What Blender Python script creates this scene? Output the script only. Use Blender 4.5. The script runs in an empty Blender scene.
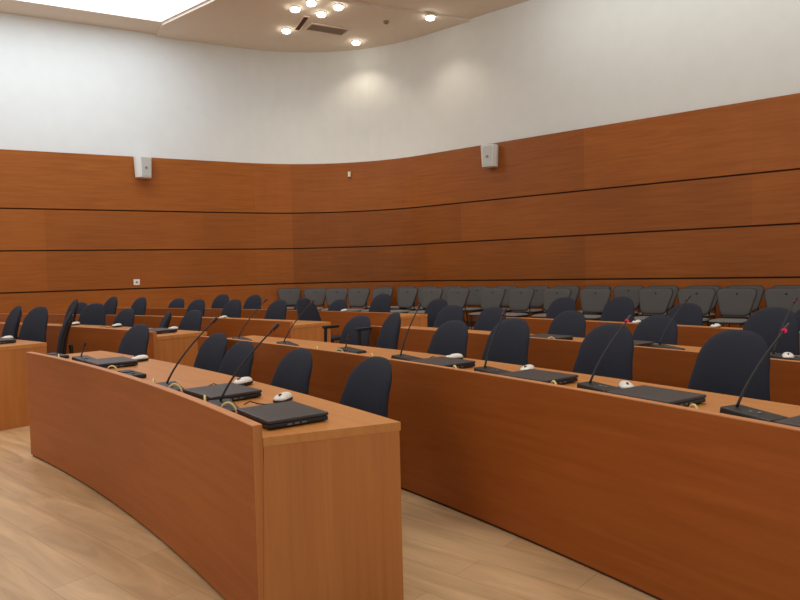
import bpy, bmesh, math, random
from mathutils import Vector, Matrix
random.seed(7)
COL = bpy.context.scene.collection
PI = math.pi
R_ = math.radians

# ------------------------------------------------------------------ materials
def lin(r, g, b):
    f = lambda c: (c/255/12.92) if c/255 <= .04045 else ((c/255+.055)/1.055)**2.4
    return (f(r), f(g), f(b), 1)

def new_mat(name):
    m = bpy.data.materials.new(name); m.use_nodes = True
    nt = m.node_tree; nt.nodes.clear()
    out = nt.nodes.new('ShaderNodeOutputMaterial')
    b = nt.nodes.new('ShaderNodeBsdfPrincipled')
    nt.links.new(b.outputs[0], out.inputs[0])
    return m, nt, b

def plain(name, col, rough=.6, noise=.06, scale=60, metallic=0, bump=0.0, spec=.5):
    m, nt, b = new_mat(name)
    tc = nt.nodes.new('ShaderNodeTexCoord')
    n = nt.nodes.new('ShaderNodeTexNoise'); n.inputs['Scale'].default_value = scale
    n.inputs['Detail'].default_value = 3
    nt.links.new(tc.outputs['Object'], n.inputs['Vector'])
    r = nt.nodes.new('ShaderNodeValToRGB')
    r.color_ramp.elements[0].position = .3; r.color_ramp.elements[1].position = .7
    r.color_ramp.elements[0].color = tuple(c*(1-noise) for c in col[:3])+(1,)
    r.color_ramp.elements[1].color = tuple(min(1, c*(1+noise)) for c in col[:3])+(1,)
    nt.links.new(n.outputs['Fac'], r.inputs[0]); nt.links.new(r.outputs[0], b.inputs['Base Color'])
    b.inputs['Roughness'].default_value = rough; b.inputs['Metallic'].default_value = metallic
    b.inputs['Specular IOR Level'].default_value = spec
    if bump:
        bp = nt.nodes.new('ShaderNodeBump'); bp.inputs['Strength'].default_value = bump
        bp.inputs['Distance'].default_value = .002
        nt.links.new(n.outputs['Fac'], bp.inputs['Height']); nt.links.new(bp.outputs[0], b.inputs['Normal'])
    return m

def wood(name, c1, c2, scale=(2, 2, 30), rotz=0, rough=.42, tone=False, spec=.4, coat=0.0):
    m, nt, b = new_mat(name)
    tc = nt.nodes.new('ShaderNodeTexCoord'); mp = nt.nodes.new('ShaderNodeMapping')
    mp.vector_type = 'TEXTURE' if False else 'POINT'
    mp.inputs['Rotation'].default_value = (0, 0, rotz)
    nt.links.new(tc.outputs['Object'], mp.inputs['Vector'])
    mp2 = nt.nodes.new('ShaderNodeMapping'); mp2.inputs['Scale'].default_value = scale
    nt.links.new(mp.outputs[0], mp2.inputs['Vector'])
    n = nt.nodes.new('ShaderNodeTexNoise'); n.inputs['Scale'].default_value = 1.0
    n.inputs['Detail'].default_value = 7; n.inputs['Roughness'].default_value = .62; n.inputs['Distortion'].default_value = .5
    nt.links.new(mp2.outputs[0], n.inputs['Vector'])
    n2 = nt.nodes.new('ShaderNodeTexNoise'); n2.inputs['Scale'].default_value = .55; n2.inputs['Detail'].default_value = 2
    nt.links.new(tc.outputs['Object'], n2.inputs['Vector'])
    r = nt.nodes.new('ShaderNodeValToRGB')
    r.color_ramp.elements[0].position = .28; r.color_ramp.elements[1].position = .72
    r.color_ramp.elements[0].color = c2; r.color_ramp.elements[1].color = c1
    nt.links.new(n.outputs['Fac'], r.inputs[0])
    hs = nt.nodes.new('ShaderNodeHueSaturation')
    mr = nt.nodes.new('ShaderNodeMapRange')
    mr.inputs['From Min'].default_value = .3; mr.inputs['From Max'].default_value = .7
    mr.inputs['To Min'].default_value = .9; mr.inputs['To Max'].default_value = 1.1
    nt.links.new(n2.outputs['Fac'], mr.inputs['Value'])
    nt.links.new(r.outputs[0], hs.inputs['Color'])
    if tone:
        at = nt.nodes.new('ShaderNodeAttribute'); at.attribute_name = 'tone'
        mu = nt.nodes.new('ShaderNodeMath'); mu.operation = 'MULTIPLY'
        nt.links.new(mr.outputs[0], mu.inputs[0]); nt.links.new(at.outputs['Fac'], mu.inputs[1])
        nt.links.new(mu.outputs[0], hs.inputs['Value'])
    else:
        nt.links.new(mr.outputs[0], hs.inputs['Value'])
    nt.links.new(hs.outputs[0], b.inputs['Base Color'])
    b.inputs['Roughness'].default_value = rough; b.inputs['Specular IOR Level'].default_value = spec
    b.inputs['Coat Weight'].default_value = coat
    return m

def floor_mat():
    m, nt, b = new_mat('laminate floor')
    tc = nt.nodes.new('ShaderNodeTexCoord'); mp = nt.nodes.new('ShaderNodeMapping')
    mp.inputs['Rotation'].default_value = (0, 0, R_(41))
    nt.links.new(tc.outputs['Object'], mp.inputs['Vector'])
    br = nt.nodes.new('ShaderNodeTexBrick')
    br.inputs['Scale'].default_value = 1; br.inputs['Brick Width'].default_value = 1.25; br.inputs['Row Height'].default_value = .19
    br.inputs['Mortar Size'].default_value = .0018; br.inputs['Mortar Smooth'].default_value = .4
    br.inputs['Color1'].default_value = lin(218, 188, 148); br.inputs['Color2'].default_value = lin(204, 171, 130)
    br.inputs['Mortar'].default_value = lin(176, 146, 108); br.offset = .37
    nt.links.new(mp.outputs[0], br.inputs['Vector'])
    s = nt.nodes.new('ShaderNodeMapping'); s.inputs['Scale'].default_value = (1.0, 7, 1)
    nt.links.new(mp.outputs[0], s.inputs['Vector'])
    n = nt.nodes.new('ShaderNodeTexNoise'); n.inputs['Scale'].default_value = 1.3; n.inputs['Detail'].default_value = 6
    n.inputs['Roughness'].default_value = .6; n.inputs['Distortion'].default_value = .8
    nt.links.new(s.outputs[0], n.inputs['Vector'])
    r = nt.nodes.new('ShaderNodeValToRGB')
    r.color_ramp.elements[0].position = .3; r.color_ramp.elements[1].position = .68
    r.color_ramp.elements[0].color = (.66, .62, .57, 1); r.color_ramp.elements[1].color = (1.15, 1.13, 1.1, 1)
    nt.links.new(n.outputs['Fac'], r.inputs[0])
    mx = nt.nodes.new('ShaderNodeMix'); mx.data_type = 'RGBA'; mx.blend_type = 'MULTIPLY'; mx.inputs[0].default_value = .8
    nt.links.new(br.outputs['Color'], mx.inputs[6]); nt.links.new(r.outputs[0], mx.inputs[7])
    nt.links.new(mx.outputs[2], b.inputs['Base Color'])
    b.inputs['Roughness'].default_value = .38; b.inputs['Specular IOR Level'].default_value = .35
    return m

def emit(name, col, strength):
    m = bpy.data.materials.new(name); m.use_nodes = True
    nt = m.node_tree; nt.nodes.clear()
    out = nt.nodes.new('ShaderNodeOutputMaterial'); e = nt.nodes.new('ShaderNodeEmission')
    e.inputs[0].default_value = col; e.inputs[1].default_value = strength
    nt.links.new(e.outputs[0], out.inputs[0]); return m

M = {
 'clad': wood('wall veneer', lin(168, 97, 33), lin(147, 79, 22), (1.2, 1.2, 22), rough=.42, tone=True, spec=.28),
 'gap': plain('dark groove', lin(84, 42, 14), .8),
 'front': wood('desk front veneer', lin(164, 90, 35), lin(148, 77, 25), (1.5, 1.5, 24), rough=.45, spec=.3),
 'end': wood('desk end veneer', lin(194, 127, 68), lin(174, 109, 54), (22, 22, 1.2), rough=.42, spec=.35),
 'top': wood('desk top veneer', lin(203, 140, 74), lin(186, 120, 58), (1.6, 26, 10), R_(50), rough=.34, spec=.45),
 'edge': wood('lit lip veneer', lin(206, 142, 90), lin(190, 124, 74), (3, 3, 30), rough=.4),  # paler than the front, light falling on the lip top painted in
 'wall': plain('white plaster', lin(226, 229, 227), .85, .015, 4),
 'ceil': plain('ceiling plaster', lin(226, 213, 198), .85, .015, 3),
 'floor': floor_mat(),
 'navy': plain('dark blue fabric', lin(44, 47, 58), .9, .18, 260, bump=.4, spec=.25),
 'black': plain('black plastic', lin(22, 22, 24), .45, .08, 40),
 'mblack': plain('matt black plastic', lin(30, 30, 33), .55, .08, 60),
 'lid': plain('laptop lid', lin(52, 52, 56), .42, .05, 90),
 'grey': plain('grey fabric', lin(88, 87, 87), .92, .12, 240, bump=.3, spec=.2),
 'greylit': plain('lit grey fabric', lin(124, 123, 122), .92, .12, 240, bump=.3, spec=.2),  # lighter copy of the chair grey, light from above painted in
 'steel': plain('grey steel', lin(120, 120, 120), .35, .04, 50, metallic=.8),
 'white': plain('white plastic', lin(232, 232, 228), .35, .02, 30),
 'speaker': plain('speaker grey white', lin(224, 226, 222), .5, .03, 40),
 'grille': plain('speaker grille', lin(196, 200, 196), .7, .1, 300),
 'yellow': plain('yellow cable', lin(232, 210, 140), .5, .05, 60),
 'red': emit('red ring light', (1, .05, .14, 1), .55),
 'redoff': plain('dark red ring', lin(120, 30, 30), .5),
 'sky': emit('skylight glow', (.86, .93, 1, 1), 3.9),
 'lamp': emit('lamp glow', (1, .93, .78, 1), 14),
 'vent': plain('vent grey', lin(150, 134, 114), .7, .05, 30),
 'cream': plain('cream plastic', lin(226, 214, 176), .5, .02, 30),
}

# ------------------------------------------------------------------ mesh helpers
def obj(name, bm, mat, parent=None, smooth=False, bev=0):
    bmesh.ops.remove_doubles(bm, verts=bm.verts, dist=1e-6)
    bmesh.ops.recalc_face_normals(bm, faces=bm.faces)
    me = bpy.data.meshes.new(name); bm.to_mesh(me); bm.free()
    me.materials.append(mat)
    if smooth:
        for p in me.polygons: p.use_smooth = True
    o = bpy.data.objects.new(name, me); COL.objects.link(o)
    if parent: o.parent = parent
    if bev:
        md = o.modifiers.new('b', 'BEVEL'); md.width = bev; md.segments = 2; md.limit_method = 'ANGLE'; md.angle_limit = R_(40)
    return o

def tag(o, label, cat, group=None, kind=None):
    if label: o['label'] = label
    if cat: o['category'] = cat
    if group: o['group'] = group
    if kind: o['kind'] = kind
    return o

def empty(name, loc=(0, 0, 0), rz=0):
    o = bpy.data.objects.new(name, None); COL.objects.link(o)
    o.location = loc; o.rotation_euler = (0, 0, rz); o.empty_display_size = .1
    return o

def kids(o): return [c for c in ALLKIDS.get(o.name, [])]
ALLKIDS = {}
def reg(root):
    """remember the children of a finished prototype"""
    for o in list(bpy.data.objects):
        if o.parent: 
            l = ALLKIDS.setdefault(o.parent.name, [])
            if o not in l: l.append(o)

def dup(root, loc, rz, label=None, group=None, zs=1.0):
    r = root.copy(); COL.objects.link(r); r.location = loc; r.rotation_euler = (0, 0, rz); r.scale = (1, 1, zs)
    if label: r['label'] = label
    if group: r['group'] = group
    for ch in kids(root):
        c = ch.copy(); COL.objects.link(c); c.parent = r
        for g in kids(ch):
            d = g.copy(); COL.objects.link(d); d.parent = c
    return r

def box(bm, cx, cy, cz, sx, sy, sz, rz=0):
    m = Matrix.Translation((cx, cy, cz)) @ Matrix.Rotation(rz, 4, 'Z') @ Matrix.Diagonal((sx, sy, sz, 1))
    bmesh.ops.create_cube(bm, size=1, matrix=m)

def tube(bm, pts, r, n=8, r2=None):
    pts = [Vector(p) for p in pts]; rings = []
    for i, p in enumerate(pts):
        d = (pts[min(i+1, len(pts)-1)]-pts[max(i-1, 0)]).normalized()
        a = d.orthogonal().normalized() if i == 0 else (rings_a - d*rings_a.dot(d)).normalized()
        rings_a = a; b = d.cross(a)
        rr = r if r2 is None else r+(r2-r)*i/(len(pts)-1)
        rings.append([bm.verts.new(p+(a*math.cos(t)+b*math.sin(t))*rr) for t in [2*PI*k/n for k in range(n)]])
    for A, B in zip(rings, rings[1:]):
        for k in range(n): bm.faces.new((A[k], A[(k+1) % n], B[(k+1) % n], B[k]))
    bm.faces.new(rings[0][::-1]); bm.faces.new(rings[-1])

def lathe(bm, prof, n=24, c=(0, 0, 0)):
    rings = []
    for r, z in prof:
        rings.append([bm.verts.new((c[0]+r*math.cos(2*PI*k/n), c[1]+r*math.sin(2*PI*k/n), c[2]+z)) for k in range(n)])
    for A, B in zip(rings, rings[1:]):
        for k in range(n): bm.faces.new((A[k], A[(k+1) % n], B[(k+1) % n], B[k]))
    bm.faces.new(rings[0][::-1]); bm.faces.new(rings[-1])

def bez(p0, p1, p2, n=10):
    p0, p1, p2 = Vector(p0), Vector(p1), Vector(p2)
    return [p0*(1-t)**2+p1*2*t*(1-t)+p2*t*t for t in [i/n for i in range(n+1)]]

def pillow(bm, outline, tf, tb, place, exp=4.0, rings=7):
    """padded shape: 2-D outline, front and back bulge, place(u,v,w)->3-D"""
    N = len(outline)
    cu = sum(p[0] for p in outline)/N; cv = sum(p[1] for p in outline)/N
    edge = [bm.verts.new(place(u, v, 0)) for u, v in outline]
    for sgn, T in ((1, tf), (-1, tb)):
        prev = edge
        for k in range(1, rings):
            q = 1-(k/rings)**1.6
            w = sgn*T*(1-q**exp)**.5
            cur = [bm.verts.new(place(cu+(u-cu)*q, cv+(v-cv)*q, w)) for u, v in outline]
            for i in range(N): bm.faces.new((prev[i], prev[(i+1) % N], cur[(i+1) % N], cur[i]))
            prev = cur
        c = bm.verts.new(place(cu, cv, sgn*T))
        for i in range(N): bm.faces.new((prev[i], prev[(i+1) % N], c))

def superrect(w, h, e=5, n=36, cv=0):
    o = []
    for k in range(n):
        t = 2*PI*k/n; c, s = math.cos(t), math.sin(t)
        o.append((w/2*math.copysign(abs(c)**(2/e), c), cv+h/2*math.copysign(abs(s)**(2/e), s)))
    return o

# ------------------------------------------------------------------ room
CX, CY = -13.7232, -6.634          # centre of the concentric desk rows
RR = {1: 15.9775, 2: 17.3378, 3: 18.8005, 4: 20.2795}
ZL, ZT, DEP = .766, .72, .58

def P(R, th, z=0):
    return Vector((CX+R*math.cos(R_(th)), CY+R*math.sin(R_(th)), z))

def struct(name, bm, mat, label=None, **k):
    o = obj(name, bm, mat, **k); o['kind'] = 'structure'
    if label: o['label'] = label
    return o

CN = Vector((-1.3984, 17.5829))
AL, AR = 2.0846, .8576
dL = Vector((-math.sin(AL), math.cos(AL)))           # away from the corner along the left wall
dR = Vector((math.sin(AR), -math.cos(AR)))           # away from the corner along the right wall
inter = math.acos(dL.dot(dR)); T_ = 2.6; FR = T_*math.tan(inter/2); ARC = FR*(PI-inter)
bis = (dL+dR).normalized(); FC = CN+bis*(FR/math.sin(inter/2))
nL = Vector((-dL.y, dL.x)); nL = nL if nL.dot(bis) > 0 else -nL
nR = Vector((-dR.y, dR.x)); nR = nR if nR.dot(bis) > 0 else -nR
CEIL = 6.65
def path(u, off=0):
    """point of the wall line at arc length u from the middle of the rounded corner; off = into the room"""
    if u < -ARC/2: p = CN+dL*(T_+(-u-ARC/2)); n = nL
    elif u > ARC/2: p = CN+dR*(T_+(u-ARC/2)); n = nR
    else:
        a0 = math.atan2(-nL.y, -nL.x); a1 = math.atan2(-nR.y, -nR.x)
        da = (a1-a0+PI) % (2*PI)-PI; a = a0+da*(u+ARC/2)/ARC
        e = Vector((math.cos(a), math.sin(a))); p = FC+e*FR; n = -e
    return p+n*off, n
def uof(D, side): return (-1 if side == 'l' else 1)*(D-T_+ARC/2)
def us(a, b):
    out = [a]; 
    for k in range(-8, 9):
        v = k/8*ARC/2
        if a < v < b: out.append(v)
    return out+[b]
def wall_strip(bm, a, b, z0, z1, o0, o1):
    """closed slab following the wall line"""
    ring = []
    for u in us(a, b):
        q0, _ = path(u, o0); q1, _ = path(u, o1)
        ring.append([bm.verts.new((q.x, q.y, z)) for q, z in ((q0, z0), (q1, z0), (q1, z1), (q0, z1))])
    fs = []
    for A, B in zip(ring, ring[1:]):
        for k in range(4): fs.append(bm.faces.new((A[k], A[(k+1) % 4], B[(k+1) % 4], B[k])))
    fs.append(bm.faces.new(ring[0])); fs.append(bm.faces.new(ring[-1]))
    return fs

UL, UR = -16.5, 17.5
for nm, a, b in (('wall_left', UL, -ARC/2), ('wall_corner', -ARC/2, ARC/2), ('wall_right', ARC/2, UR)):
    bm = bmesh.new(); wall_strip(bm, a, b, 0, CEIL, -.25, -.05)
    struct(nm, bm, M['wall'], 'white plastered '+nm.replace('_', ' '))
# wooden cladding in horizontal tiers
HT = [.12, 1.018, 1.868, 2.725, 3.905]
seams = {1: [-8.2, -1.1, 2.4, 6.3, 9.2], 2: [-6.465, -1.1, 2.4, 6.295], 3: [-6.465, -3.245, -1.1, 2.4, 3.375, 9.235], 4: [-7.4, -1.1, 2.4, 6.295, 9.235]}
tones = {1: [1.05, .97, .82, .84, .94, .97], 2: [1.0, .90, .72, .78, .92], 3: [1.06, .93, .88, .72, .74, .88, .97], 4: [1.1, .99, .88, .88, 1.04, .99]}  # board tones; the corner's weaker light is partly painted into its lower values
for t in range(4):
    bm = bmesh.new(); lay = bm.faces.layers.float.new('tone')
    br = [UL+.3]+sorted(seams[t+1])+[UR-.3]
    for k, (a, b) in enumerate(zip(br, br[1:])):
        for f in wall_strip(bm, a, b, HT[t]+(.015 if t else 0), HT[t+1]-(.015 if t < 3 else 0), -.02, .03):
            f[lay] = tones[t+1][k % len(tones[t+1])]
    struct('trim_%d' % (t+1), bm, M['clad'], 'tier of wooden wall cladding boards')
bm = bmesh.new(); wall_strip(bm, UL+.2, UR-.2, .02, 3.88, -.05, -.02)
struct('trim_5', bm, M['gap'], 'dark backing behind the wall cladding')
bm = bmesh.new(); wall_strip(bm, UL+.2, UR-.2, .0, .1, -.03, .02)
struct('baseboard_walls', bm, M['gap'], 'dark baseboard under the cladding')

bm = bmesh.new()
vs = [bm.verts.new(p) for p in ((-18, -4, 0), (18, -4, 0), (18, 20, 0), (-18, 20, 0))]
bm.faces.new(vs)
g = bmesh.ops.extrude_face_region(bm, geom=bm.faces[:])
for v in g['geom']:
    if isinstance(v, bmesh.types.BMVert): v.co.z = -.15
struct('floor', bm, M['floor'], 'light oak laminate floor')

# ceiling, laid out on the two wall directions, with a hole for the skylight
e1, e2 = -dL, dR
def ob(a, b): return CN-e1*a+e2*b      # a back along the left wall, b along the right wall
def ob_inv(p):
    d = Vector(p)-CN; det = (-e1.x)*e2.y-(-e1.y)*e2.x
    return ((d.x*e2.y-d.y*e2.x)/det, ((-e1.x)*d.y-(-e1.y)*d.x)/det)
ka, kb = ob_inv((-4.91, 14.73))
As = [-4, ka, ka+6.0, 19]; Bs = [-4, kb, kb+3.4, 21]
bm = bmesh.new()
for i in range(3):
    for j in range(3):
        if i == 1 and j == 1: continue
        lo = [bm.verts.new((*ob(a, b), CEIL)) for a, b in ((As[i], Bs[j]), (As[i+1], Bs[j]), (As[i+1], Bs[j+1]), (As[i], Bs[j+1]))]
        hi = [bm.verts.new((v.co.x, v.co.y, CEIL+.25)) for v in lo]
        bm.faces.new(lo); bm.faces.new(hi[::-1])
        for k in range(4): bm.faces.new((lo[k], lo[(k+1) % 4], hi[(k+1) % 4], hi[k]))
struct('ceiling', bm, M['ceil'], 'off white plaster ceiling')
bm = bmesh.new()
bm.faces.new([bm.verts.new((*ob(a, b), CEIL+.015)) for a, b in ((As[1], Bs[1]), (As[2], Bs[1]), (As[2], Bs[2]), (As[1], Bs[2]))])
struct('window_1', bm, M['sky'], 'bright rectangular skylight in the ceiling')
# slightly lowered ceiling field whose edge runs to the lone lamp on the right
la, lb = ob_inv((.67, 14.54))
bm = bmesh.new()
q = [ob(la, lb), ob(la-6, lb), ob(la-6, lb-9), ob(la+3.1, lb-9), ob(la+3.1, lb)]
a2 = Vector((.67, 14.54)); b2 = Vector((-.94, 13.8)); dd = (a2-b2).normalized()
q = [a2+dd*3.2, Vector((4.5, 20)), Vector((-6.5, 19.5)), Vector((-5.35, 15.6)), ob(ka-.05, kb-.05), ob(ka-.05, kb+2.6), b2-dd*1.9]
lo = [bm.verts.new((p.x, p.y, CEIL-.05)) for p in q]; hi = [bm.verts.new((p.x, p.y, CEIL+.02)) for p in q]
bm.faces.new(lo); bm.faces.new(hi)
for k in range(len(q)): bm.faces.new((lo[k], lo[(k+1) % len(q)], hi[(k+1) % len(q)], hi[k]))
struct('trim_6', bm, M['ceil'], 'lowered ceiling field')
CL = CEIL-.05

# ------------------------------------------------------------------ ceiling fittings
def lamp(x, y, z, label):
    r = empty('ceiling_lamp', (x, y, z)); tag(r, label, 'lamp', 'round ceiling lamps')
    bm = bmesh.new(); lathe(bm, [(.10, 0), (.10, -.02), (.085, -.025), (.085, 0)]); obj('ring', bm, M['white'], r, smooth=False)
    bm = bmesh.new(); lathe(bm, [(.088, -.02), (.092, -.045), (.08, -.07), (.05, -.082), (.01, -.085)]); obj('bulb', bm, M['lamp'], r, smooth=True)
    return r
for x, y, lb_ in ((-1.96, 13.99, 'glowing round ceiling lamp at the left of the clustered lamps'),
                (-1.47, 14.29, 'glowing round ceiling lamp lowest in the tight cluster at the top edge'),
                (-1.09, 13.94, 'glowing round ceiling lamp at the right of the clustered lamps'),
                (-1.60, 13.70, 'glowing round ceiling lamp cut by the top edge of the photo'),
                (-2.34, 15.21, 'glowing round ceiling lamp beside the dark slot, left of the vent'),
                (-.87, 16.10, 'lone glowing ceiling lamp nearest the rounded wall corner'),
                (.78, 14.63, 'lone glowing ceiling lamp farthest right, at the ceiling edge')):
    z = CL if not (x > .7) else CL
    lamp(x, y, z, lb_)
    L = bpy.data.lights.new('spot', 'SPOT'); L.energy = 42; L.color = (1, .86, .66); L.spot_size = R_(120); L.spot_blend = .8; L.shadow_soft_size = .08
    o = bpy.data.objects.new('lamp_light', L); COL.objects.link(o); o.location = (x, y, z-.14)

def vent():
    a = Vector((-1.75, 14.95)); r = empty('ceiling_vent', (-1.45, 15.25, CL), math.atan2(e1.y, e1.x))
    tag(r, 'grey slatted air vent in the ceiling between the lamps', 'vent')
    bm = bmesh.new()
    for sx, sy, cx, cy in ((.9, .03, 0, .2), (.9, .03, 0, -.2), (.03, .4, .44, 0), (.03, .4, -.44, 0)): box(bm, cx, cy, -.01, sx, sy, .03)
    obj('frame', bm, M['ceil'], r)
    bm = bmesh.new()
    for k in range(9): box(bm, 0, -.17+k*.0425, -.008, .86, .022, .012)
    obj('slats', bm, M['vent'], r)
vent()
r = empty('ceiling_slot', (-1.95, 14.86, CL), math.atan2(14.53-15.15, -1.9+2.15)); tag(r, 'narrow dark air slot in the ceiling beside the grey vent', 'vent')
bm = bmesh.new(); box(bm, 0, .06, -.008, .85, .02, .02); box(bm, 0, -.06, -.008, .85, .02, .02); box(bm, .415, 0, -.008, .02, .1, .02); box(bm, -.415, 0, -.008, .02, .1, .02); obj('frame', bm, M['ceil'], r)
bm = bmesh.new(); box(bm, 0, 0, -.003, .81, .1, .01); obj('slot', bm, M['gap'], r)
r = empty('smoke_detector', (-.15, 14.88, CL)); tag(r, 'small round smoke detector on the ceiling right of the vent', 'smoke detector')
bm = bmesh.new(); lathe(bm, [(.06, 0), (.06, -.02), (.045, -.045), (.01, -.05)]); obj('housing', bm, M['vent'], r, smooth=True)
bm = bmesh.new(); lathe(bm, [(.02, -.045), (.018, -.056), (.005, -.058)], 12); obj('sensor_cap', bm, M['gap'], r)

def speaker(u, z, label, yaw=0):
    p, n = path(u, .03)
    r = empty('wall_speaker', (p.x, p.y, z), math.atan2(n.y, n.x)-PI/2+yaw); tag(r, label, 'speaker')
    bm = bmesh.new(); prof = [(-.17, .0), (-.17, .12), (-.12, .22), (.12, .22), (.17, .12), (.17, .0)]
    lo = [bm.verts.new((x*.92, y+.05, -.23)) for x, y in prof]; hi = [bm.verts.new((x*1.05, y+.05, .23)) for x, y in prof]
    bm.faces.new(lo); bm.faces.new(hi)
    for k in range(6): bm.faces.new((lo[k], lo[(k+1) % 6], hi[(k+1) % 6], hi[k]))
    obj('cabinet', bm, M['speaker'], r, bev=.012)
    bm = bmesh.new(); box(bm, 0, .274, 0, .2, .012, .4); obj('grille', bm, M['grille'], r, bev=.004)
    bm = bmesh.new(); lathe(bm, [(.03, 0), (.03, .006), (.02, .008)], 16)
    bmesh.ops.rotate(bm, verts=bm.verts, matrix=Matrix.Rotation(-PI/2, 3, 'X'), cent=(0, 0, 0)); bmesh.ops.translate(bm, verts=bm.verts, vec=(0, .28, -.02))
    obj('badge', bm, M['vent'], r)
    bm = bmesh.new(); box(bm, 0, .03, 0, .08, .06, .16); obj('bracket', bm, M['mblack'], r)
def Dof(x, y): return (Vector((x, y))-CN).length
speaker(uof(Dof(-5.59, 15.22), 'l')-.06, 3.66, 'small white loudspeaker on the left wall cladding', .27)
speaker(uof(Dof(1.97, 14.67), 'r')+.08, 3.62, 'small white loudspeaker on the right wall cladding', .25)
p, n = path(uof(Dof(-5.8, 15.1), 'l'), .03)
r = empty('wall_socket', (p.x, p.y, 1.16), math.atan2(n.y, n.x)-PI/2); tag(r, 'small square white socket low on the left wall cladding', 'socket')
bm = bmesh.new(); box(bm, 0, .008, 0, .13, .016, .13); obj('plate', bm, M['white'], r, bev=.004)
bm = bmesh.new(); lathe(bm, [(.025, 0), (.025, .006)], 16); bmesh.ops.rotate(bm, verts=bm.verts, matrix=Matrix.Rotation(-PI/2, 3, 'X'), cent=(0, 0, 0)); bmesh.ops.translate(bm, verts=bm.verts, vec=(0, .016, 0)); obj('outlet', bm, M['vent'], r)
p, n = path(.35, .03)
r = empty('motion_sensor', (p.x, p.y, 3.62), math.atan2(n.y, n.x)-PI/2); tag(r, 'tiny cream motion sensor high on the rounded wall corner', 'sensor')
bm = bmesh.new(); box(bm, 0, .03, 0, .07, .06, .13); obj('housing', bm, M['cream'], r, bev=.012)
bm = bmesh.new(); box(bm, 0, .062, -.02, .05, .006, .05); obj('lens', bm, M['white'], r, bev=.002)

# ------------------------------------------------------------------ desks
def arc_slab(bm, R0, R1, t0, t1, z0, z1, sk=0):
    n = max(2, int(abs(t1-t0)/.45)); ring = []
    for i in range(n+1):
        t = t0+(t1-t0)*i/n; tb = t-sk*max(0, 1-i/3)
        ring.append([bm.verts.new(P(R, q, z)) for R, z, q in ((R0, z0, t), (R1, z0, tb), (R1, z1, tb), (R0, z1, t))])
    for A, B in zip(ring, ring[1:]):
        for k in range(4): bm.faces.new((A[k], A[(k+1) % 4], B[(k+1) % 4], B[k]))
    bm.faces.new(ring[0]); bm.faces.new(ring[-1])

def shift(bm, c):
    bmesh.ops.translate(bm, verts=bm.verts, vec=-c)

def desk(row, t0, t1, label, sk=0, DEP=DEP):
    R0 = RR[row]; c = P(R0+.3, (t0+t1)/2, 0)
    r = empty('curved_desk', c); tag(r, label, 'desk', 'curved wooden desks')
    bm = bmesh.new(); arc_slab(bm, R0, R0+.034, t0, t1, .015, ZL-.004); shift(bm, c); obj('front_panel', bm, M['front'], r)
    bm = bmesh.new(); arc_slab(bm, R0-.001, R0+.035, t0, t1, ZL-.004, ZL); shift(bm, c); obj('lit_edge_band', bm, M['edge'], r)
    bm = bmesh.new(); arc_slab(bm, R0+.034, R0+DEP, t0-.03, t1+.03, ZT-.032, ZT, sk); shift(bm, c); obj('desktop', bm, M['top'], r)
    bm = bmesh.new(); arc_slab(bm, R0+.01, R0+.025, t0, t1, 0, .015); shift(bm, c); obj('plinth', bm, M['gap'], r)
    for t, s in ((t0, -1), (t1, 1)):
        w = R_(1)*R0   # metres per degree
        bm = bmesh.new()
        a, b = t, t-s*.036/w
        a2_ = t+s*.005/w; k_ = sk if s < 0 else 0
        lo = [P(R0+.012, a2_, 0), P(R0+DEP-.004, a2_-k_, 0), P(R0+DEP-.004, b-k_, 0), P(R0+.036, b, 0)]
        hi = [P(R0+.036, a2_, ZT-.032), P(R0+DEP-.004, a2_-k_, ZT-.032), P(R0+DEP-.004, b-k_, ZT-.032), P(R0+.036, b, ZT-.032)]
        # the end board steps over the edge of the front panel, wedge-shaped
        lo[3] = P(R0+.036, b, 0)
        va = [bm.verts.new(v) for v in lo]; vb = [bm.verts.new(v) for v in hi]
        bm.faces.new(va); bm.faces.new(vb)
        for k in range(4): bm.faces.new((va[k], va[(k+1) % 4], vb[(k+1) % 4], vb[k]))
        shift(bm, c); obj('end_panel', bm, M['end'], r)
        bm = bmesh.new(); arc_slab(bm, R0, R0+.034, min(t, t+s*.003/w), max(t, t+s*.003/w), .015, ZL-.001); shift(bm, c); obj('edge_strip', bm, M['end'], r)
desk(1, 34.31, 46.51, 'front curved wooden desk in the middle, with laptops and its end panel facing us', .38, .545)
desk(1, 50.5, 61, 'front curved wooden desk at the left edge of the photo')
desk(2, 28.6, 46.4, 'long curved wooden desk of the second row, running out at the right edge')
desk(2, 48.95, 66, 'second row curved wooden desk on the left, beyond the aisle, behind the front desk')
desk(3, 28.6, 44.5, 'third row curved wooden desk on the right, behind the long desk')
desk(3, 48.2, 67, 'third row curved wooden desk left of the aisle')
desk(4, 28.6, 43.6, 'rearmost curved wooden desk on the right, before the grey chairs')
desk(4, 47.6, 64, 'rearmost curved wooden desk left of the aisle')

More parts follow.
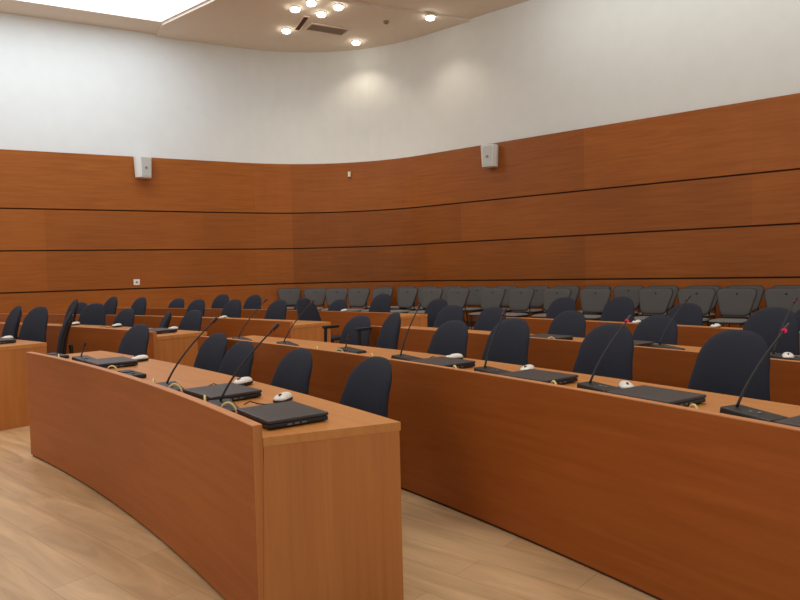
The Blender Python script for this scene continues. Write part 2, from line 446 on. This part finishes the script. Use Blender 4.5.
# ------------------------------------------------------------------ task chairs
def make_task(arms):
    r = empty('task_chair')
    tag(r, 'x', 'chair', 'dark blue task chairs behind the desks')
    # backrest: arched outline
    H = .50
    v0 = .64; rt = [(.252*(1-.36*v0*k/5), .44+v0*H*k/5) for k in range(6)]
    w0 = rt[-1][0]
    for k in range(1, 9):
        t = k/8*PI/2*.995
        rt.append((w0*math.cos(t)**(2/2.7)*(1-.04*k/8), .44+v0*H+(1-v0)*H*math.sin(t)**(2/2.15)))
    out = [(-.17, .425), (-.08, .418), (0, .416), (.08, .418), (.17, .425), (.24, .432)]+rt+[(-w, z) for w, z in rt[::-1]]+[(-.24, .432)]
    rec = math.tan(R_(13))
    def pl(u, v, w):
        return Vector((u, .19+(v-.44)*rec+w-.55*u*u-.035*math.sin((v-.44)/H*PI), v))
    bm = bmesh.new(); pillow(bm, out, .022, .034, pl, 3.2)
    obj('backrest', bm, M['navy'], r, smooth=True)
    bm = bmesh.new(); o2 = [(u*.9, .68+(v-.68)*.9) for u, v in out]
    pillow(bm, o2, .03, .0, lambda u, v, w: pl(u, v, w+.012), 6)
    obj('back_shell', bm, M['black'], r, smooth=True)
    bm = bmesh.new(); pillow(bm, superrect(.49, .46, 4), .035, .03, lambda u, v, w: Vector((u, v-.03, .455+w+(.012*(v/.23)**2))), 4)
    obj('seat', bm, M['navy'], r, smooth=True)
    bm = bmesh.new(); box(bm, 0, .0, .412, .2, .2, .03); tube(bm, [(0, .05, .40), (0, .24, .39), (0, .285, .44), (0, .275, .62)], .018); obj('back_support', bm, M['black'], r)
    bm = bmesh.new(); lathe(bm, [(.028, .06), (.028, .24), (.018, .24), (.018, .41)], 16); obj('gas_column', bm, M['black'], r)
    bm = bmesh.new(); lathe(bm, [(.045, .06), (.045, .11), (.03, .125)], 16)
    for k in range(5):
        a = 2*PI*k/5+.3
        tube(bm, [(0, 0, .1), (.16*math.cos(a), .16*math.sin(a), .095), (.29*math.cos(a), .29*math.sin(a), .07)], .022, 8, .014)
    base = obj('star_base', bm, M['black'], r)
    for k in range(5):
        a = 2*PI*k/5+.3; x, y = .29*math.cos(a), .29*math.sin(a)
        bm = bmesh.new(); m = Matrix.Translation((x, y, .03)) @ Matrix.Rotation(a, 4, 'Z') @ Matrix.Rotation(PI/2, 4, 'X')
        bmesh.ops.create_cone(bm, cap_ends=True, segments=14, radius1=.028, radius2=.028, depth=.035, matrix=m)
        tube(bm, [(x, y, .045), (x, y, .075)], .007, 6); obj('caster', bm, M['black'], base)
    if arms:
        for s in (-1, 1):
            bm = bmesh.new(); tube(bm, [(s*.2, -.02, .42), (s*.25, .02, .425), (s*.25, .04, .46), (s*.24, .05, .82)], .016)
            box(bm, s*.24, .11, .83, .045, .17, .028); obj('armrest', bm, M['black'], r, bev=.006)
    reg(r); return r
proto = make_task(False); protoA = make_task(True)
first = {False: True, True: True}
def task(row, th, ztop, label, yaw=0, arms=False, dR_=.78, xs=1):
    p = P(RR[row]+dR_, th); rz = R_(th)-PI/2+R_(yaw); zs = ztop/.935
    pr = protoA if arms else proto
    if first[arms]:
        first[arms] = False; pr.location = p; pr.rotation_euler = (0, 0, rz); pr.scale = (1, 1, zs); pr['label'] = label
    else: dup(pr, p, rz, label, zs=zs).scale = (xs, 1, zs)
B = 'dark blue task chair '
for a in (
 (1, 37.1, .83, B+'behind the front middle desk, nearest its end panel'),
 (1, 39.79, .815, B+'behind the front middle desk, second from its end panel'),
 (1, 42.25, .815, B+'behind the front middle desk, third from its end panel'),
 (1, 44.7, .82, B+'behind the front middle desk, fourth from its end panel', 0, False, .98),
 (1, 47.74, .87, B+'standing alone behind the left part of the front middle desk', 6),
 (1, 52.15, .97, B+'edge-on in the aisle above the left tip of the front desk', -26, False, .72),
 (1, 56.15, 1.0, B+'behind the left edge desk, leftmost in the photo', -12),
 (1, 54.0, 1.0, B+'behind the left edge desk, broad one next to the aisle', 8, False, .74),
 (2, 33.1, .95, B+'largest in view, behind the long second row desk'),
 (2, 35.51, .94, B+'behind the long second row desk, second from the right edge'),
 (2, 38.0, .94, B+'behind the long second row desk, third from the right edge'),
 (2, 39.83, .90, B+'behind the long second row desk, fourth from the right edge'),
 (2, 42.05, .94, B+'with the narrowest back behind the long second row desk', -4, False, .78, .6),
 (2, 44.35, .87, B+'with black armrests behind the long second row desk', 0, True, 1.05),
 (2, 51.85, .89, B+'behind the second row left desk, next to its end panel'),
 (2, 53.7, .87, B+'edge-on behind the laptop on the second row left desk', -28),
 (2, 56.0, .89, B+'upright above the left part of the second row left desk'),
 (2, 57.75, .95, B+'leaning to the right behind the second row left desk', 20),
 (2, 59.7, 1.0, B+'edge-on at the left end of the second row left desk', -22),
 (3, 34.83, .97, B+'behind the third row right desk, nearest the right edge'),
 (3, 37.39, .88, B+'behind the third row right desk, second from the right edge'),
 (3, 39.85, .89, B+'behind the third row right desk, third from the right edge'),
 (3, 42.46, .90, B+'behind the third row right desk, fourth from the right edge'),
 (3, 44.29, .90, B+'at the aisle end of the third row right desk', 0, False, .87),
 (3, 49.7, .97, B+'leaning back to the left near the third row aisle', 98, False, .92),
 (3, 52.4, .93, B+'behind the third row left desk, second from the aisle'),
 (3, 55.0, .93, B+'behind the third row left desk, third from the aisle'),
 (3, 57.2, .93, B+'behind the third row left desk, right one of a touching pair'),
 (3, 60.95, .96, B+'small and upright, standing free before the left wall cladding', -8),
 (3, 62.87, .97, B+'narrow one rising behind a chair that leans right', -12),
 (3, 64.7, .88, B+'broad one at the far left of the third row', 16),
 (4, 36.0, .90, B+'with black armrests at the right edge, behind the rearmost desk', -10, True),
 (4, 39.02, .89, B+'behind the rearmost right desk, second from the right edge'),
 (4, 41.0, .94, B+'behind the rearmost right desk, third from the right edge'),
 (4, 43.1, .92, B+'behind the rearmost right desk, fourth from the right edge', 0, False, .87),
 (4, 48.3, .88, B+'behind the aisle end of the rearmost left desk', 0, False, .87),
 (4, 50.83, .95, B+'behind the rearmost left desk, second from the aisle'),
 (4, 53.12, .86, B+'low behind the rearmost left desk, third from the aisle'),
 (4, 55.09, .86, B+'low behind the rearmost left desk, before the leftmost grey chair'),
 (4, 58.05, .93, B+'rearmost row, standing free just left of the grey chairs'),
 (4, 60.05, .94, B+'rearmost row, half hidden, second left of the grey chairs'),
 (4, 62.9, .87, B+'farthest left of the rearmost row, left of a touching pair'),
): task(*a)

# ------------------------------------------------------------------ grey chairs along the right wall
def make_grey():
    r = empty('conference_chair'); tag(r, 'x', 'chair', 'grey upholstered chairs along the right wall')
    out = []
    for u, v in superrect(.55, .40, 7, 44):
        k = (v+.2)/.4; out.append((u*(.70+.30*min(1, k*1.3)), v+.70))
    rec = math.tan(R_(19))
    pl = lambda u, v, w: Vector((u, .17+(v-.5)*rec+w-.35*u*u, v))
    bm = bmesh.new(); pillow(bm, out, .008, .03, pl, 5); obj('backrest', bm, M['grey'], r, smooth=True)
    bm = bmesh.new(); pillow(bm, [(u*1.03, .7+(v-.7)*1.03) for u, v in out], .03, .0, lambda u, v, w: pl(u, v, w+.01), 7); obj('back_shell', bm, M['black'], r, smooth=True)
    bm = bmesh.new(); lathe(bm, [(.014, 0), (.014, .004)], 14); bmesh.ops.rotate(bm, verts=bm.verts, matrix=Matrix.Rotation(PI/2+R_(19), 3, 'X'), cent=(0, 0, 0)); bmesh.ops.translate(bm, verts=bm.verts, vec=(.01, .17+.32*rec-.034, .82)); obj('hand_hole', bm, M['black'], r)
    bm = bmesh.new(); pillow(bm, superrect(.49, .44, 5, 36), .03, .014, lambda u, v, w: Vector((u, v-.04, .44+w)), 5); obj('seat', bm, M['greylit'], r, smooth=True)
    bm = bmesh.new(); pillow(bm, superrect(.485, .435, 5, 36), .004, .02, lambda u, v, w: Vector((u, v-.04, .427+w)), 5); obj('seat_shell', bm, M['black'], r, smooth=True)
    for s in (-1, 1):
        bm = bmesh.new(); tube(bm, [(s*.2, -.2, .415), (s*.235, -.26, 0)], .0125); obj('leg', bm, M['mblack'], r)
        bm = bmesh.new(); tube(bm, [(s*.2, .14, .415), (s*.235, .25, 0)], .0125); obj('leg', bm, M['mblack'], r)
        bm = bmesh.new(); tube(bm, [(s*.2, -.2, .41), (s*.2, .14, .41), (s*.2, .22, .46), (s*.19, .25, .62)], .0125); obj('back_tube', bm, M['mblack'], r)
    reg(r); return r
gp = make_grey(); gfirst = [True]
nRw = Vector((math.cos(AR), math.sin(AR))); tRw = dR
ords = ['first', 'second', 'third', 'fourth', 'fifth', 'sixth', 'seventh', 'eighth', 'ninth', 'tenth', 'eleventh', 'twelfth', 'thirteenth', 'fourteenth', 'fifteenth', 'sixteenth', 'seventeenth', 'eighteenth', 'nineteenth', 'twentieth']
def grey(s, D, label, yaw=0):
    q = nRw*D+tRw*s; rz = AR-PI/2+R_(yaw)
    if gfirst[0]:
        gfirst[0] = False; gp.location = (q.x, q.y, 0); gp.rotation_euler = (0, 0, rz); gp['label'] = label
    else: dup(gp, (q.x, q.y, 0), rz, label)
S1 = [-2.19, -2.84, -3.39, -4.03, -5.02, -5.74, -6.46, -7.06, -7.87, -8.51, -9.15, -9.82, -10.47, -11.09, -11.76, -12.6]
for i, s in enumerate(S1):
    y = 0 if i < 11 else (8, 16, 26, 38, 50)[i-11]
    grey(s, 10.55, 'grey fabric chair in the front line along the right wall, %s from the right' % ords[i], random.uniform(-4, 4)+y)
S2 = [-2.32, -2.97, -3.62, -4.3, -4.88, -5.5, -6.1, -6.75, -7.45, -8.15, -8.8, -9.45, -10.1, -10.75]
for i, s in enumerate(S2):
    grey(s, 11.62, 'grey fabric chair in the rear line against the right wall, %s from the right' % ords[i], random.uniform(-3, 3))

# ------------------------------------------------------------------ things on the desks
def place(r, row, off, th, z=ZT, yaw=0):
    r.location = P(RR[row]+off, th, z); r.rotation_euler = (0, 0, R_(th)-PI/2+R_(yaw))

def make_laptop():
    r = empty('laptop'); tag(r, 'x', 'laptop', 'closed black laptops on the desks')
    bm = bmesh.new(); box(bm, 0, 0, .013, .305, .25, .018); obj('base', bm, M['black'], r, bev=.005)
    bm = bmesh.new(); box(bm, 0, 0, .0295, .31, .252, .013); obj('lid', bm, M['lid'], r, bev=.004)
    bm = bmesh.new(); box(bm, 0, -.118, .021, .24, .014, .01); obj('hinge', bm, M['mblack'], r)
    for k in range(3):
        bm = bmesh.new(); box(bm, .154, -.04+.03*k, .013, .003, .02, .007); obj('port', bm, M['steel'], r)
    for sx in (-1, 1):
        for sy in (-1, 1):
            bm = bmesh.new(); box(bm, sx*.125, sy*.1, .002, .02, .02, .004); obj('rubber_foot', bm, M['mblack'], r)
    reg(r); return r
def make_mouse():
    r = empty('computer_mouse'); tag(r, 'x', 'mouse', 'white computer mice on the desks')
    ol = [(u*(1-.12*v/.055), v) for u, v in superrect(.068, .122, 2.6, 28)]
    bm = bmesh.new(); pillow(bm, ol, .014, .010, lambda u, v, w: Vector((u, v, .011+w)), 5); obj('body', bm, M['black'], r, smooth=True)
    bm = bmesh.new(); pillow(bm, [(u*.93, v*.97) for u, v in ol], .024, .0, lambda u, v, w: Vector((u, v, .017+w*(1+.2*v/.055))), 2.6); obj('top_shell', bm, M['white'], r, smooth=True)
    bm = bmesh.new(); box(bm, 0, -.03, .038, .008, .02, .008); obj('scroll_wheel', bm, M['black'], r, bev=.002)
    bm = bmesh.new(); tube(bm, [(0, -.05, .01), (-.01, -.075, .006), (-.04, -.09, .005), (-.08, -.085, .006), (-.11, -.10, .018), (-.13, -.12, .006)], .0028, 6); obj('cable', bm, M['black'], r)
    reg(r); return r
def make_mic(d, h, red):
    r = empty('gooseneck_microphone'); tag(r, 'x', 'microphone', 'gooseneck microphones on the desks')
    bm = bmesh.new()
    prof = [(-.035, -.055), (-.035, .055), (.18, .055), (.18, -.055)]
    zt_ = [.03, .03, .016, .016]
    lo = [bm.verts.new((-x, y, .0)) for x, y in prof]; hi = [bm.verts.new((-x*.97, y*.9, z)) for (x, y), z in zip(prof, zt_)]
    bm.faces.new(lo); bm.faces.new(hi)
    for k in range(4): bm.faces.new((lo[k], lo[(k+1) % 4], hi[(k+1) % 4], hi[k]))
    # the base runs away to the low-angle side of the stem
    bmesh.ops.scale(bm, vec=(-1, 1, 1), verts=bm.verts)
    base = obj('base', bm, M['black'], r, bev=.004)
    for k in range(2):
        bm = bmesh.new(); lathe(bm, [(.009, .016), (.009, .024), (.007, .025)], 12, (.06+.035*k, 0, 0)); obj('button', bm, M['steel'], base)
    pts = bez((0, 0, .028), (0, d*.26, h*.5), (0, d, h), 12)
    bm = bmesh.new(); tube(bm, pts, .0055, 8, .0038); obj('gooseneck', bm, M['mblack'], r, smooth=True)
    v = (pts[-1]-pts[-2]).normalized(); e = pts[-1]
    bm = bmesh.new(); tube(bm, [e, e+v*.008], .0095, 12); obj('light_ring', bm, M['red'] if red else M['redoff'], r)
    bm = bmesh.new(); tube(bm, [e+v*.008, e+v*.012, e+v*.035, e+v*.04], .0085, 12); obj('microphone_head', bm, M['black'], r, smooth=True)
    reg(r); return r
def make_cable():
    r = bpy.data.objects
    bm = bmesh.new(); tube(bm, [(.026*math.cos(t)-.005*t, -.01+.012*t, .004+.046*math.sin(t)) for t in [k*PI/12 for k in range(13)]]+[(-.05, .06, .005)], .0046, 8)
    return bm

F = 'black laptop '
lp = None; lab = {}
def put(proto_, state, row, off, th, label, yaw=0, z=ZT):
    if state[0]:
        state[0] = False; o = proto_; o['label'] = label
    else: o = dup(proto_, (0, 0, 0), 0, label)
    place(o, row, off, th, z, yaw); return o
lap, ls = make_laptop(), [True]
for a in ((1, .215, 35.12, 'closed black laptop nearest us, at the end of the front middle desk', 0),
          (1, .225, 37.38, 'closed black laptop second from the end panel of the front middle desk', 3),
          (1, .225, 43.1, 'closed black laptop on the far left part of the front middle desk', -4),
          (1, .30, 51.9, 'closed black laptop at the end of the left edge desk', 0),
          (2, .225, 30.3, 'closed black laptop cut by the right edge of the photo', 0),
          (2, .225, 32.68, 'closed black laptop on the long desk, before the largest chair', 0),
          (2, .225, 34.9, 'closed black laptop on the long desk, second from the right one', 2),
          (2, .225, 37.34, 'closed black laptop leftmost on the long desk', -2),
          (2, .27, 50.2, 'closed black laptop at the end of the second row left desk', 0),
          (3, .27, 36.72, 'closed black laptop on the third row right desk beside a tall microphone', 0),
          (3, .25, 38.75, 'closed black laptop on the third row right desk, left of the other', 0)):
    put(lap, ls, a[0], a[1], a[2], a[3], a[4])
mou, ms = make_mouse(), [True]
W_ = 'white mouse '
for a in ((1, .38, 36.25, W_+'behind the nearest laptop', 35),
          (1, .44, 38.2, W_+'behind the second laptop of the front middle desk', 20),
          (1, .44, 43.3, W_+'behind the far left laptop of the front middle desk', 0),
          (1, .50, 52.7, W_+'behind the laptop on the left edge desk', 0),
          (2, .34, 33.46, W_+'on the long desk behind the laptop before the largest chair', 50),
          (2, .40, 35.67, W_+'on the long desk behind the middle laptop', 20),
          (2, .46, 37.84, W_+'on the long desk behind its leftmost laptop', -20),
          (2, .50, 50.5, W_+'behind the laptop at the end of the second row left desk', 0),
          (2, .50, 54.0, W_+'mid-desk on the second row left desk', 0),
          (2, .50, 56.75, W_+'at the far left of the second row left desk', 0),
          (3, .36, 33.55, W_+'at the right edge on the third row desk', 30),
          (3, .40, 53.4, W_+'on the third row left desk', 0),
          (4, .42, 39.46, W_+'on the rearmost right desk, left of the other one', 0),
          (4, .42, 37.34, W_+'on the rearmost right desk, nearer the right edge', 0),
          (4, .50, 51.5, W_+'on the rearmost left desk', 0)):
    put(mou, ms, a[0], a[1], a[2], a[3], a[4])
mA, sA = make_mic(.24, .32, False), [True]
mB, sB = make_mic(.27, .30, True), [True]
mD, sD = make_mic(.02, .085, False), [True]
mC, sC = make_mic(.15, .31, False), [True]
K = 'black gooseneck microphone '
cables = []
for pr, st, row, off, th, l, y in (
    (mA, sA, 1, .12, 36.55, K+'beside the nearest laptop on the front middle desk', -10),
    (mA, sA, 1, .12, 38.95, K+'beside the second laptop on the front middle desk', -8),
    (mD, sD, 1, .20, 44.75, 'short black gooseneck microphone at the far left of the front middle desk', 0),
    (mB, sB, 2, .25, 31.55, K+'with a red ring, rightmost on the long desk', -6),
    (mB, sB, 2, .25, 33.89, K+'with a red ring, second from the right on the long desk', 0),
    (mC, sC, 2, .24, 36.22, K+'third from the right on the long desk', 0),
    (mC, sC, 2, .26, 38.78, K+'fourth from the right on the long desk', 0),
    (mD, sD, 2, .28, 40.86, 'short black gooseneck microphone before the armrest chair on the long desk', 0),
    (mA, sA, 2, .24, 43.3, K+'near the left end of the long desk, before the orange end panel', -12),
    (mA, sA, 2, .24, 45.5, K+'last at the left end of the long desk', -12),
    (mA, sA, 3, .32, 36.0, K+'tall on the third row right desk, before grey chairs', -14),
    (mA, sA, 3, .36, 33.8, K+'on the third row desk at the right edge of the photo', 0),
    ):
    put(pr, st, row, off, th, l, y)
    if row < 3 and th < 46: cables.append((row, th))
cab_labels = {}
for i, (row, th) in enumerate(cables):
    bm = make_cable(); o = obj('network_cable', bm, M['yellow'], smooth=True)
    where = ('front middle desk' if row == 1 else 'long second row desk')
    n_ = sum(1 for c in cables[:i] if c[0] == row)
    tag(o, 'pale yellow cable by a microphone base, %s, %s from the right' % (where, ords[n_]), 'cable', 'yellow cables behind the desk lips')
    place(o, row, .062, th+.16)
for row, th, l in ((1, 35.9, 'pale yellow cable end between the nearest laptop and the desk lip'), (1, 38.2, 'pale yellow cable lying left of the second laptop by the lip'), (1, 41.6, 'pale yellow cable beside the flat black unit on the front middle desk'),
                   (3, 38.2, 'pale yellow cable loop on the third row right desk'), (3, 51.9, 'pale yellow cable loop on the third row left desk'), (2, 40.2, 'pale yellow cable loop before the narrow turned chair')):
    bm = make_cable()
    o = obj('network_cable', bm, M['yellow'], smooth=True); tag(o, l, 'cable', 'yellow cables behind the desk lips'); place(o, row, .09, th, ZT, 70)
def unit(row, off, th, label):
    r = empty('conference_unit'); tag(r, label, 'conference unit')
    bm = bmesh.new(); box(bm, 0, 0, .012, .26, .11, .024); obj('housing', bm, M['mblack'], r, bev=.006)
    bm = bmesh.new(); box(bm, -.05, 0, .026, .09, .06, .005); obj('speaker_grille', bm, M['black'], r)
    bm = bmesh.new(); lathe(bm, [(.01, .024), (.01, .031), (.008, .032)], 12, (.07, 0, 0)); obj('button', bm, M['steel'], r)
    place(r, row, off, th)
unit(1, .12, 41.0, 'flat black unit lying at the lip before the far left laptop')
unit(1, .14, 45.95, 'flat black unit at the left end of the front middle desk')
unit(2, .12, 40.3, 'flat black unit on the long desk beside the armrest chair microphone')

# ------------------------------------------------------------------ light, world, camera
def area(x, y, z, sx, sy, e, col, rot=(0, 0, 0)):  # unseen area lights, added as fill to brighten the room
    L = bpy.data.lights.new('fill_light', 'AREA'); L.shape = 'RECTANGLE'; L.size = sx; L.size_y = sy; L.energy = e; L.color = col
    o = bpy.data.objects.new('fill_light', L); COL.objects.link(o); o.location = (x, y, z); o.rotation_euler = rot
    return o
area(1.5, 5.0, 6.55, 5, 4, 190, (1, .94, .85))
area(-5, 4.5, 6.55, 5, 4, 190, (1, .94, .85))
# unseen strip light added to brighten the upper right wall, above the frame
q, _ = path(10.6, 1.5)
o = area(q.x, q.y, 6.5, 10, .3, 62, (.96, 1, .96))
zz = -(Vector((-nR.x, -nR.y, 0))*math.sin(R_(48))+Vector((0, 0, -1))*math.cos(R_(48))); xx = Vector((dR.x, dR.y, 0)); yy = zz.cross(xx)
mm = Matrix((xx, yy, zz)).transposed().to_4x4(); mm.translation = o.location; o.matrix_world = mm
w = bpy.data.worlds.new('ambient fill'); bpy.context.scene.world = w; w.use_nodes = True  # even background added as soft fill through the open rear
bg = w.node_tree.nodes['Background']; bg.inputs[0].default_value = (.96, .98, 1, 1); bg.inputs[1].default_value = .7

cam = bpy.data.cameras.new('camera'); co = bpy.data.objects.new('camera', cam); COL.objects.link(co)
f, p, r_ = 684.3672, .0448, -.0247
cam.sensor_width = 36; cam.lens = f/800*36; cam.clip_start = .05; cam.clip_end = 200
Fv = Vector((0, math.cos(p), -math.sin(p))); Rv = Vector((1, 0, 0)); Uv = Rv.cross(Fv)
R2 = Rv*math.cos(r_)+Uv*math.sin(r_); U2 = -Rv*math.sin(r_)+Uv*math.cos(r_)
m = Matrix((R2, U2, -Fv)).transposed().to_4x4(); m.translation = (0, 0, 1.3)
co.matrix_world = m
sc = bpy.context.scene; sc.camera = co
sc.view_settings.view_transform = 'Standard'; sc.view_settings.exposure = 0
